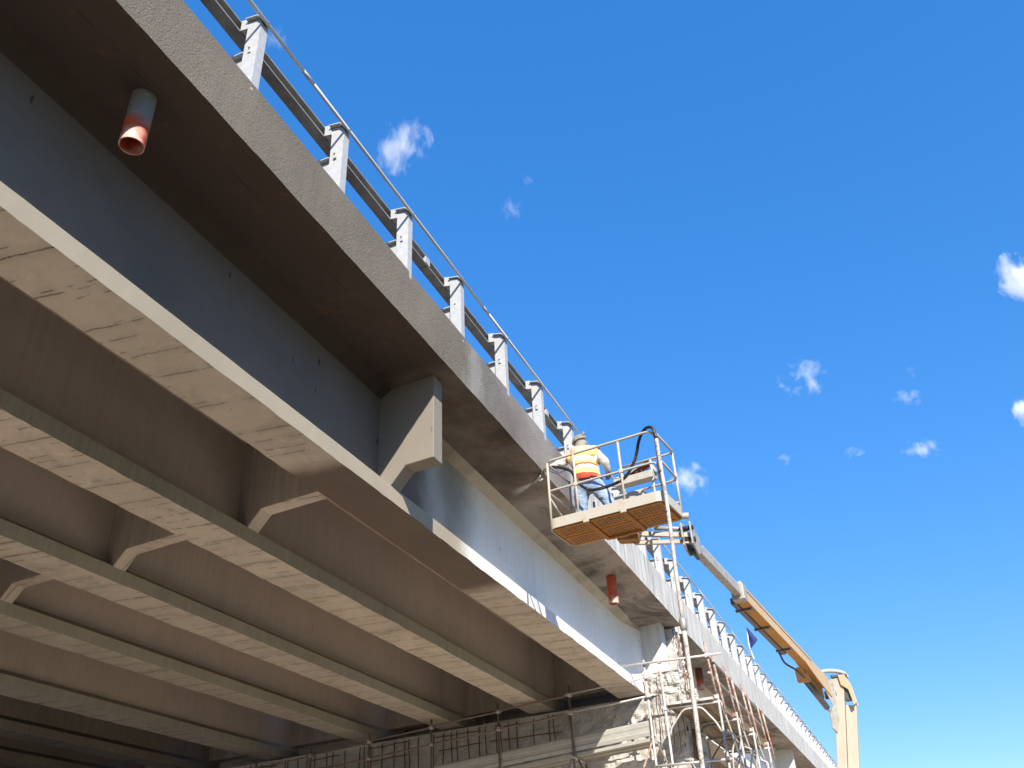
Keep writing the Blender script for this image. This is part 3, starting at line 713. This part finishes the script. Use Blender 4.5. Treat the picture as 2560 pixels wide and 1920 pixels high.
hd2 = joint((-3.53, 11.70, 6.58), (.082, .092), hd1)
hd3 = joint((-3.53, 11.70, 6.65), (.05, .055), hd2)
def leg(x, s, knee, foot, toe):
    hp_ = joint((x, 11.56, 5.74), .135, pel); kn = joint(knee, .098, hp_)
    an = joint(foot, .078, kn); hl = joint((foot[0], foot[1] - .03, FZ + .05), .052, an); tj = joint(toe, .045, hl)
    return hp_
leg(-3.53, -1, (-3.575, 11.60, 5.43), (-3.575, 11.52, 5.12), (-3.60, 11.70, FZ + .045))
leg(-3.31, 1, (-3.14, 11.62, 5.42), (-3.04, 11.50, 5.12), (-3.01, 11.68, FZ + .045))
# left arm forward to the lance, right arm bent
sl_ = joint((-3.675, 11.63, 6.34), .088, upc); el = joint((-3.86, 11.55, 6.20), .068, sl_); wl_ = joint((-3.985, 11.47, 6.135), .04, el); hl_ = joint((-4.03, 11.45, 6.115), (.043, .03), wl_)
sr_ = joint((-3.285, 11.63, 6.30), .088, upc); er = joint((-3.13, 11.62, 6.10), .074, sr_); wr_ = joint((-3.13, 11.72, 5.99), .042, er); hr_ = joint((-3.15, 11.78, 5.97), (.043, .03), wr_)
def fingers(hand, base, dirs, spread, curl):
    dirs = Vector(dirs).normalized(); spread = Vector(spread).normalized(); curl = Vector(curl).normalized()
    for k, ln in enumerate((.055, .062, .058, .046)):
        p0 = Vector(base) + spread * (k - 1.5) * .02; a1 = joint(p0 + dirs * .02, .0095, hand); a2 = joint(p0 + dirs * (.02 + ln * .5) + curl * .012, .009, a1); joint(p0 + dirs * (.02 + ln * .7) + curl * .042, .008, a2)
    t0 = joint(Vector(base) - spread * .035 - dirs * .01 + curl * .02, .011, hand); joint(Vector(base) - spread * .04 + dirs * .02 + curl * .045, .009, t0)
fingers(hl_, (-4.045, 11.44, 6.11), (-.9, -.2, -.3), (0, .8, .6), (0, .3, -1))
fingers(hr_, (-3.155, 11.80, 5.965), (-.3, .9, -.2), (.9, .2, .2), (0, 0, -1))
body = skin_mesh(J, E_, R_, pel, 3)
for v in body.vertices:
    c = v.co
    if 5.14 < c.z < 6.42 and (c - J[hl_]).length > .13 and (c - J[hr_]).length > .13:
        q = Vector((c.x * 9, c.y * 9, c.z * 21))
        v.co = c + v.normal * ((noise.noise(q) * .5 + abs(noise.noise(q * .55 + Vector((3, 1, 7))))) * .022 - .004)
for mt_ in (m_shirt, m_jeans, m_skin, m_glove, m_boot): body.materials.append(mt_)
for p in body.polygons:
    c = p.center; p.use_smooth = True
    near = (c - J[hl_]).length < .12 and c.x < J[wl_].x - .0 or (c - J[hr_]).length < .12 and c.y > J[wr_].y
    p.material_index = 3 if near else 4 if c.z < 5.16 else 1 if c.z < 5.83 else 2 if (c - J[hd2]).length < .12 and c.z > 6.47 else 0
worker = put(bpy.data.objects.new('person', body))
tag(worker, 'person in orange and yellow vest and blue jeans spraying from the basket', 'person')
def shell(name, sel, off, mat, thick=.006, sub=1):
    bm = bmesh.new(); bm.from_mesh(body); bm.normal_update()
    bmesh.ops.delete(bm, geom=[f_ for f_ in bm.faces if not sel(f_.calc_center_median())], context='FACES'); bm.faces.index_update()
    seen = set(); isl = []
    for f0 in bm.faces:
        if f0.index in seen: continue
        st_ = [f0]; grp = []; seen.add(f0.index)
        while st_:
            q = st_.pop(); grp.append(q)
            for e_ in q.edges:
                for l in e_.link_faces:
                    if l.index not in seen: seen.add(l.index); st_.append(l)
        isl.append(grp)
    isl.sort(key=len); bmesh.ops.delete(bm, geom=[q for g_ in isl[:-1] for q in g_], context='FACES'); bmesh.ops.delete(bm, geom=[v for v in bm.verts if not v.link_faces], context='VERTS')
    for v in bm.verts:
        w = noise.noise(v.co * 13) * .35 + 1
        v.co += v.normal * off * w
    me = bpy.data.meshes.new(name); bm.to_mesh(me); bm.free(); me.materials.clear(); me.materials.append(mat)
    for p in me.polygons: p.material_index = 0; p.use_smooth = True
    ob = put(bpy.data.objects.new(name, me), worker); s = ob.modifiers.new('t', 'SOLIDIFY'); s.thickness = thick; s.offset = 1
    return ob
shell('vest', lambda c: 5.80 < c.z < 6.42 and -3.72 < c.x < -3.22 and (c - J[nek]).length > .07, .022, m_vest)
shell('head_cloth', lambda c: (c - J[hd2]).length < .16 and (c.z > 6.56 or (c.z > 6.44 and c.y < 11.71)), .016, m_cap)
m = MB()                                          # knot and folds of the head cloth
m.tube(curve([(-3.635, 11.66, 6.545), (-3.56, 11.585, 6.575), (-3.46, 11.60, 6.605), (-3.425, 11.68, 6.62)], 5), [.012] + [.026]*14 + [.012], 8)
m.tube(curve([(-3.62, 11.64, 6.585), (-3.55, 11.60, 6.625), (-3.46, 11.62, 6.65), (-3.44, 11.70, 6.655)], 5), [.012] + [.024]*14 + [.012], 8)
m.tube(curve([(-3.45, 11.62, 6.64), (-3.425, 11.60, 6.665), (-3.42, 11.60, 6.695)], 4), [.026, .024, .022, .02, .018, .016, .014, .012, .008], 8)
m.build('cloth_fold', m_cap, worker)
m = MB(); m.tube(curve([(-3.60, 11.475, 5.86), (-3.43, 11.455, 5.82), (-3.27, 11.48, 5.87)], 6), [.012] + [.024]*11 + [.012], 8); m.build('shirt_tail', m_shirt, worker)

# ------------------------------------------------------------------ spray lance, hoses, cloth, mist
tip = Vector((-4.275, 11.50, 5.965)); grip = Vector((-4.02, 11.45, 6.105)); dv = (tip - grip).normalized()
lance = thing('spray_lance', 'grey metal mortar spray lance held over the basket rail', 'spray lance', grip)
MB().tube([grip - dv*.08, grip + dv*.20], .016, 10).build('wand', m_metal_dark, lance)
MB().tube([grip + dv*.12, grip + dv*.16, grip + dv*.21, tip], [.02, .034, .034, .014], 12).build('nozzle', m_metal_tool, lance)
MB().tube([grip + dv*.16 + Vector((0, 0, .03)), grip + dv*.16 + Vector((0, 0, .065))], .011, 8).build('valve', m_metal_tool, lance)
MB().tube([grip + dv*.2 + Vector((0, 0, -.02)), grip + dv*.16 + Vector((.01, 0, -.075)), grip + dv*.12 + Vector((.02, 0, -.07))], .014, 8).build('trigger', m_metal_tool, lance)
hose = MB().tube(curve([grip - dv*.06, (-3.86, 11.42, 6.10), (-3.72, 11.40, 6.03), (-3.60, 11.36, 5.93), (-3.52, 11.30, 5.75), (-3.40, 11.26, 5.58), (-3.25, 11.24, 5.50), (-2.98, 11.22, 5.50),
    (-2.76, 11.20, 5.56), (-2.60, 11.17, 5.74), (-2.52, 11.13, 5.88), (-2.46, 11.06, 5.99), (-2.38, 10.98, 6.075), (-2.28, 10.90, 6.105), (-2.19, 10.865, 6.06), (-2.155, 10.86, 5.9)], 6), .023, 12).build('mortar_hose', m_hose_in, None)
tag(hose, 'black mortar hose looping through the basket up to its rail', 'hose')
MB().tube(curve([grip, (-3.93, 11.42, 6.03), (-3.85, 11.40, 5.98), (-3.74, 11.40, 5.99), (-3.66, 11.42, 6.05)], 6), .007, 6).build('air_line', m_hose_blue, lance)
hh = thing('hanging_hose', 'pale mortar-caked hose hanging straight down from the basket corner', 'hose', (-2.26, 10.86, -EYE))
pts = [(-2.155, 10.858, 5.87), (-2.15, 10.855, 5.4), (-2.145, 10.86, 4.9), (-2.15, 10.85, 4.4), (-2.165, 10.86, 3.9), (-2.17, 10.86, 3.3)]
MB().tube(curve(pts, 4), .026, 12).build('hose_upper', m_hose, hh)
MB().tube([(-2.17, 10.86, 3.34), (-2.17, 10.86, 3.30), (-2.172, 10.86, 3.20), (-2.172, 10.86, 3.16)], [.03, .048, .048, .032], 12).build('coupling', m_metal_tool, hh)
MB().tube(curve([(-2.172, 10.86, 3.18), (-2.18, 10.85, 2.4), (-2.20, 10.85, 1.4), (-2.22, 10.86, .2), (-2.25, 10.88, -1.0), (-2.30, 10.8, -1.45), (-2.5, 10.6, -EYE + .03), (-3.4, 9.8, -EYE + .03)], 5), .029, 12).build('hose_lower', m_hose, hh)
for z in (5.35, 4.75, 2.2, .6):
    MB().tube([(-2.155 - (5.87 - z) * .01, 10.858, z), (-2.155 - (5.87 - z) * .01, 10.858, z + .03)], .033, 10).build('hose_tie', m_metal_dark, hh)
# cloth with a red lining lying over the control desk
nu, nv = 14, 8; m = MB()
for j in range(nv + 1):
    for i in range(nu + 1):
        u, v = i / nu, j / nv
        a = .80 + u * .66; b = BD - .02 + v * .20
        c = .92 + .26 * max(0, u - .25)**1.1 * (1 - .9 * max(0, u - .80) / .2) + .05 * math.sin(v * 3) + noise.noise(Vector((u * 4, v * 3, 1))) * .03 - (.0 if u < .85 else (u - .85) * .7)
        m.v.append(tuple(B(a, b, c)))
for j in range(nv):
    for i in range(nu): m.f.append([j*(nu+1)+i, j*(nu+1)+i+1, (j+1)*(nu+1)+i+1, (j+1)*(nu+1)+i]); m.sm.append(True)
me = m.mesh('cloth_cover'); me.materials.append(m_tarp); me.materials.append(m_red_lining)
ob = put(bpy.data.objects.new('cloth_cover', me)); s = ob.modifiers.new('t', 'SOLIDIFY'); s.thickness = .012; s.material_offset = 1
if sum(p.normal.z for p in me.polygons) > 0: s.offset = -1
else:
    me.flip_normals(); s.offset = -1
tag(ob, 'pale cloth with red lining draped over the control desk of the basket', 'cloth')
# mist
def mist_mat():
    t = NT('mortar_mist'); X, Y, Z = t.xyz()
    fall = t.mapr(X, .02, .44, 1, 0, True); rad = t.math('SQRT', t.math('ADD', t.math('MULTIPLY', Y, Y), t.math('MULTIPLY', Z, Z)))
    edge = t.mapr(t.math('DIVIDE', rad, t.math('ADD', t.math('MULTIPLY', X, .22), .012)), .25, .95, 1, 0, True)
    den = t.math('MULTIPLY', t.math('MULTIPLY', fall, edge), t.mapr(t.noise(12, 4, .6), .3, .65, .35, 1))
    den = t.math('MULTIPLY', t.math('DIVIDE', den, t.math('ADD', X, .10)), 8.0)
    v = t.t.nodes.new('ShaderNodeVolumePrincipled'); t.set(v.inputs['Density'], den); v.inputs['Color'].default_value = (.95, .93, .9, 1)
    t.t.links.new(v.outputs[0], t.out.inputs['Volume']); return t.m
m = MB(); m.tube([(0, 0, 0), (.2, 0, 0), (.38, 0, 0), (.48, 0, 0), (.62, 0, 0)], [.014, .062, .10, .06, .002], 20, caps=False)
ob = m.build('spray_mist', mist_mat(), None, tip)
ob.rotation_euler = Vector((-.80, .10, -.20)).to_track_quat('X', 'Z').to_euler()
tag(ob, 'fine white mortar mist blowing from the spray nozzle', 'mist', kind='stuff')

# ------------------------------------------------------------------ scaffolds
TR = .0242
def coupler(p, par, mat=None):
    p = Vector(p); MB().box((-.042, -.042, -.04), (.042, .042, .04), Matrix.Translation(p) @ Matrix.Rotation(rnd.uniform(-.3, .3), 4, 'Z')).build('coupler', mat or m_scaf, par, bevel=.01)
walk = thing('scaffold_walkway', 'steel tube scaffold walkway in front of the pier face', 'scaffold', (-10, 19.0, -EYE))
def wy(x): return 18.36 + GS * (x + 4.6)
def slope(x, z): return z + .047 * (x + 4.6)
xs = [-4.62 - 1.78 * k for k in range(9)]
for k, x in enumerate(xs):
    mt_ = [m_scaf, m_scaf_old, m_scaf_old, m_scaf_old][min(k, 3)]
    MB().tube([(x, wy(x), -EYE), (x, wy(x), 4.88 if k == 0 else slope(x, 4.72))], TR, 8).build('standard', mt_, walk)
    MB().tube([(x, wy(x) + .78, -EYE), (x, wy(x) + .78, 3.3 + (.047 * (x + 4.6)))], TR, 8).build('standard', mt_, walk)
    MB().tube([(x, wy(x) - .03, slope(x, 3.27)), (x, wy(x) + .85, slope(x, 3.27))], TR, 8).build('transom', m_scaf, walk)
    coupler((x + .02, wy(x) - .03, slope(x, 4.52)), walk); coupler((x + .02, wy(x) - .03, slope(x, 4.15)), walk)
    if k < 4:
        MB().tube([(x - .03, wy(x) - .02, slope(x, 3.25)), (x - .55, wy(x) + .1, slope(x, 2.3))], TR * .8, 8).build('brace', m_scaf_red, walk)
        MB().tube([(x + .03, wy(x) + .2, slope(x, 3.25)), (x + .40, wy(x) + .1, slope(x, 2.4))], TR * .8, 8).build('brace', m_scaf_old, walk)
for k in range(8):
    x, x2 = xs[k], xs[k+1]
    for z in (4.52, 4.15):
        MB().tube([(x + .12, wy(x) - .035, slope(x, z)), ((x+x2)/2, wy((x+x2)/2) - .03, slope((x+x2)/2, z) + rnd.uniform(-.02, .02)), (x2 - .08, wy(x2) - .045, slope(x2, z) + .01)], TR * .85, 8).build('guard_rail', m_scaf if k == 0 else m_scaf_old, walk)
    def sheet(z0, z1, y0, y1): 
        return [(x - .03, wy(x) + y0, slope(x, z0)), (x2 + .03, wy(x2) + y0, slope(x2, z0)), (x2 + .03, wy(x2) + y1, slope(x2, z1)), (x - .03, wy(x) + y1, slope(x, z1))]
    m = MB(); pr = [(.06, 3.40), (.045, 3.47), (.055, 3.50), (.055, 3.56), (.045, 3.59), (.045, 3.66), (.06, 3.69), (.075, 3.69), (.075, 3.40)]
    v = [(x - .03, wy(x) + a, slope(x, b)) for a, b in pr] + [(x2 + .03, wy(x2) + a, slope(x2, b)) for a, b in pr]; q = len(pr)
    m.add(v, [(i, (i+1) % q, q + (i+1) % q, q + i) for i in range(q)] + [tuple(range(q)), tuple(range(q, 2*q))]); m.build('toe_board', m_plank, walk)
    for j in range(2):                                       # steel planks with folded ribs underneath
        y0 = .08 + j * .345; m = MB(); pr = [(0, 3.36), (.33, 3.36), (.33, 3.30), (.30, 3.30), (.30, 3.335), (.23, 3.335), (.215, 3.31), (.19, 3.31), (.175, 3.335), (.155, 3.335), (.14, 3.31), (.115, 3.31), (.1, 3.335), (.03, 3.335), (.03, 3.30), (0, 3.30)]
        v = [(x - .04, wy(x) + y0 + a, slope(x, b)) for a, b in pr] + [(x2 + .04, wy(x2) + y0 + a, slope(x2, b)) for a, b in pr]; q = len(pr)
        m.add(v, [(i, (i+1) % q, q + (i+1) % q, q + i) for i in range(q)] + [tuple(range(q)), tuple(range(q, 2*q))]); m.build('plank', m_plank, walk)

tower = thing('scaffold_tower', 'steel frame scaffold with brown planks running along the pier end', 'scaffold', (-3.75, 21.4, -EYE))
ys = [18.36, 20.32, 22.28, 24.4]; XI, XO = -4.29, -3.20
for k, y in enumerate(ys):
    MB().tube([(XI, y, -EYE), (XI, y, 4.70)], TR, 8).build('standard', m_scaf, tower)
    MB().tube([(XO, y, -EYE), (XO, y, 4.0)], TR, 8).build('standard', m_scaf, tower)
    MB().tube([(XO - .02, y + .0, 3.98), (XO - .10, y, 5.05 - .02*k)], TR * .92, 8).build('rail_post', m_scaf_red, tower)
    MB().tube([(XO + .085, y + .12, 3.62), (XO - .01, y + .12, 4.78)], TR, 8).build('sleeve_tube', m_scaf_red, tower)
    MB().tube([(XI - .02, y, 3.855), (XO + .05, y, 3.855)], TR, 8).build('transom', m_scaf, tower)
    MB().tube(arc_path([(XI + .04, y, 3.34), (XI + .06, y, 3.46), (XI + .36, y, 3.80), (XO - .36, y, 3.80), (XO - .10, y, 3.46), (XO - .04, y, 3.30)], .09, 4), TR * .8, 8).build('frame_brace', m_scaf if k in (0, 3) else m_scaf_old, tower)
    MB().tube([(XI - .35 if k == 0 else XI, y - .04, 2.80), (XO + .08, y - .04, 2.78)], TR, 8).build('ledger', m_scaf if k != 1 else m_scaf_old, tower)
    coupler((XO, y - .03, 2.79), tower, m_metal_dark); coupler((XO - .04, y, 3.95), tower, m_scaf_red); coupler((XI, y, 3.86), tower)
    MB().tube(arc_path([(XO + .03, y + .06, 2.3), (XO + .10, y + .06, 2.95), (XO + .22, y + .06, 3.22), (XO + .02, y + .06, 3.3)], .1, 4), TR * .8, 8).build('frame_brace', m_scaf, tower)
for a, b in zip(ys, ys[1:]):
    for z, xx in ((4.42, XO - .055), (4.86, XO - .09)):
        MB().tube([(xx - .03, a - .1, z), (xx - .03, b + .1, z - .01)], TR * .85, 8).build('guard_rail', m_scaf, tower)
    MB().tube([(XO + .03, a + .05, 3.86), (XO + .03, b - .05, 2.55)], TR * .8, 8).build('brace', m_scaf, tower)
    MB().tube([(XO + .03, b - .1, 3.5), (XO + .03, a + .2, 2.2)], TR * .8, 8).build('brace', m_scaf, tower)
    MB().tube([(XO, a, 2.84), (XO, b, 2.84)], TR, 8).build('ledger', m_scaf, tower)
    for j in range(3):
        x0 = XI + .05 + j * .325; m = MB(); pr = [(0, 3.935), (.31, 3.935), (.31, 3.885), (.285, 3.885), (.285, 3.915), (.215, 3.915), (.2, 3.89), (.11, 3.89), (.095, 3.915), (.025, 3.915), (.025, 3.885), (0, 3.885)]
        v = [(x0 + p, a - .06, q) for p, q in pr] + [(x0 + p, b + .04 if b < 24 else b + .1, q + .0) for p, q in pr]; q = len(pr)
        if a != ys[0]: v = [(p[0], p[1] + .11 if i < q else p[1], p[2]) for i, p in enumerate(v)]
        m.add(v, [(i, (i+1) % q, q + (i+1) % q, q + i) for i in range(q)] + [tuple(range(q)), tuple(range(q, 2*q))]); m.build('plank', m_plank_brown, tower)
        if a == ys[0]: MB().box((x0 + .01, a - .085, 3.90), (x0 + .30, a - .062, 3.95)).build('plank_hook', m_scaf, tower)
MB().tube([(-5.12, 18.30, 4.80), (-4.1, 18.30, 4.785), (-2.98, 18.30, 4.76)], TR, 8).build('guard_rail', m_scaf, tower)
coupler((XI, 18.33, 4.79), tower); coupler((XO - .09, 18.33, 4.77), tower)

# ------------------------------------------------------------------ flag
fb = Vector((-4.29, 33.7, 6.62))
flag = thing('flag', 'small dark blue flag on a thin bent white pole above the guardrail', 'flag', fb)
MB().tube(curve([fb, (-4.30, 33.7, 7.6), (-4.33, 33.7, 8.3), (-4.42, 33.7, 8.85), (-4.40, 33.7, 9.3), (-4.37, 33.7, 9.55)], 5), [.026]*26, 8).build('pole', m_white, flag)
m = MB(); nu, nv = 6, 10
for j in range(nv + 1):
    for i in range(nu + 1):
        v = j / nv; u = i / nu; wd = (.32 * (1 - abs(v - .38) / .62 if v > .38 else v / .38))
        m.v.append((-4.40 + .03 * v + u * wd, 33.68 + .05 * math.sin(u * 5 + v * 4), 8.72 + .86 * (1 - (1 - v))))
for j in range(nv):
    for i in range(nu): m.f.append([j*(nu+1)+i, j*(nu+1)+i+1, (j+1)*(nu+1)+i+1, (j+1)*(nu+1)+i]); m.sm.append(True)
ob = m.build('cloth', m_flag, flag); s = ob.modifiers.new('t', 'SOLIDIFY'); s.thickness = .006

# ------------------------------------------------------------------ clouds, far off in the sky
def cloud_mat(i, dens, thr):
    t = NT('cloud_vapour'); 
    r2 = t.n('ShaderNodeVectorMath', 1, {'operation': 'LENGTH'}, _0=t.pos)
    off = t.n('ShaderNodeVectorMath', 0, {'operation': 'ADD'}, _0=t.pos, _1=(i * 7.31, i * 3.7, i * 1.9))
    nz = t.noise(1.25, 7, .60, vec=t.n('ShaderNodeVectorMath', 0, {'operation': 'MULTIPLY'}, _0=off, _1=(1.35, 1.0, .8)), dist=.35)
    den = t.mapr(t.math('SUBTRACT', nz, t.math('MULTIPLY', t.math('POWER', r2, 1.4), .24)), thr + .02, thr + .34, 0, dens)
    v = t.t.nodes.new('ShaderNodeVolumePrincipled'); t.set(v.inputs['Density'], den); v.inputs['Color'].default_value = (1, 1, 1, 1); v.inputs['Anisotropy'].default_value = -.2
    t.t.links.new(v.outputs[0], t.out.inputs['Volume']); return t.m
def pixel_dir(px, py): return (r * (px - 1280) / 2196.73 + d * (py - 960) / 2196.73 + f)
CL = [  # px, py, half width, half height (px), density scale, threshold, label
 (1003, 362, 75, 85, 1.0, .37, 'bright ragged wisp of cloud high above the guardrail'),
 (690, 100, 48, 55, .45, .42, 'faint cloud scrap beside the top guardrail post'),
 (1275, 520, 38, 42, .4, .40, 'thin upright cloud scrap beyond the bright ragged wisp'),
 (1320, 450, 20, 28, .4, .40, 'tiny faint cloud scrap above the thin upright one'),
 (2008, 945, 66, 52, .8, .38, 'small puffy cloud in the open sky above the boom'),
 (2268, 990, 50, 26, .6, .40, 'small flat cloud next to the puffy one'),
 (2275, 932, 22, 20, .4, .42, 'tiny round cloud scrap above the flat one'),
 (2552, 690, 62, 68, 1.6, .30, 'dense bright cloud, whitest and largest of the small clouds'),
 (2566, 1030, 34, 40, 1.6, .30, 'white cloud sliver under the dense bright cloud'),
 (2305, 1125, 50, 38, .8, .38, 'small crooked cloud over the boom mast'),
 (2130, 1130, 34, 16, .6, .38, 'short streak of cloud above the boom'),
 (1967, 1147, 28, 14, .5, .38, 'tiny streak of cloud near the boom'),
 (1728, 1208, 62, 50, .7, .38, 'loose wispy cloud beside the basket rail')]
ico = bmesh.new(); bmesh.ops.create_icosphere(ico, subdivisions=3, radius=1.0); me_c = bpy.data.meshes.new('cloud'); ico.to_mesh(me_c); ico.free()
for i, (px, py, hw, hh_, dn, th, lb) in enumerate(CL):
    dr = pixel_dir(px, py); k = 1300.0 / dr.z; c = dr * k; D = c.length; u = k / 2196.73
    me = me_c.copy(); me.materials.append(cloud_mat(i, dn * .032, th))
    ob = put(bpy.data.objects.new('cloud', me), None, c)
    sx, sy = hw * u * 1.12, hh_ * u * 1.12
    ob.scale = (sx, sx * .8, sy); ob.rotation_euler = (0, 0, math.atan2(f.y, f.x) - math.pi / 2)
    tag(ob, lb, 'cloud', 'small clouds in the blue sky')
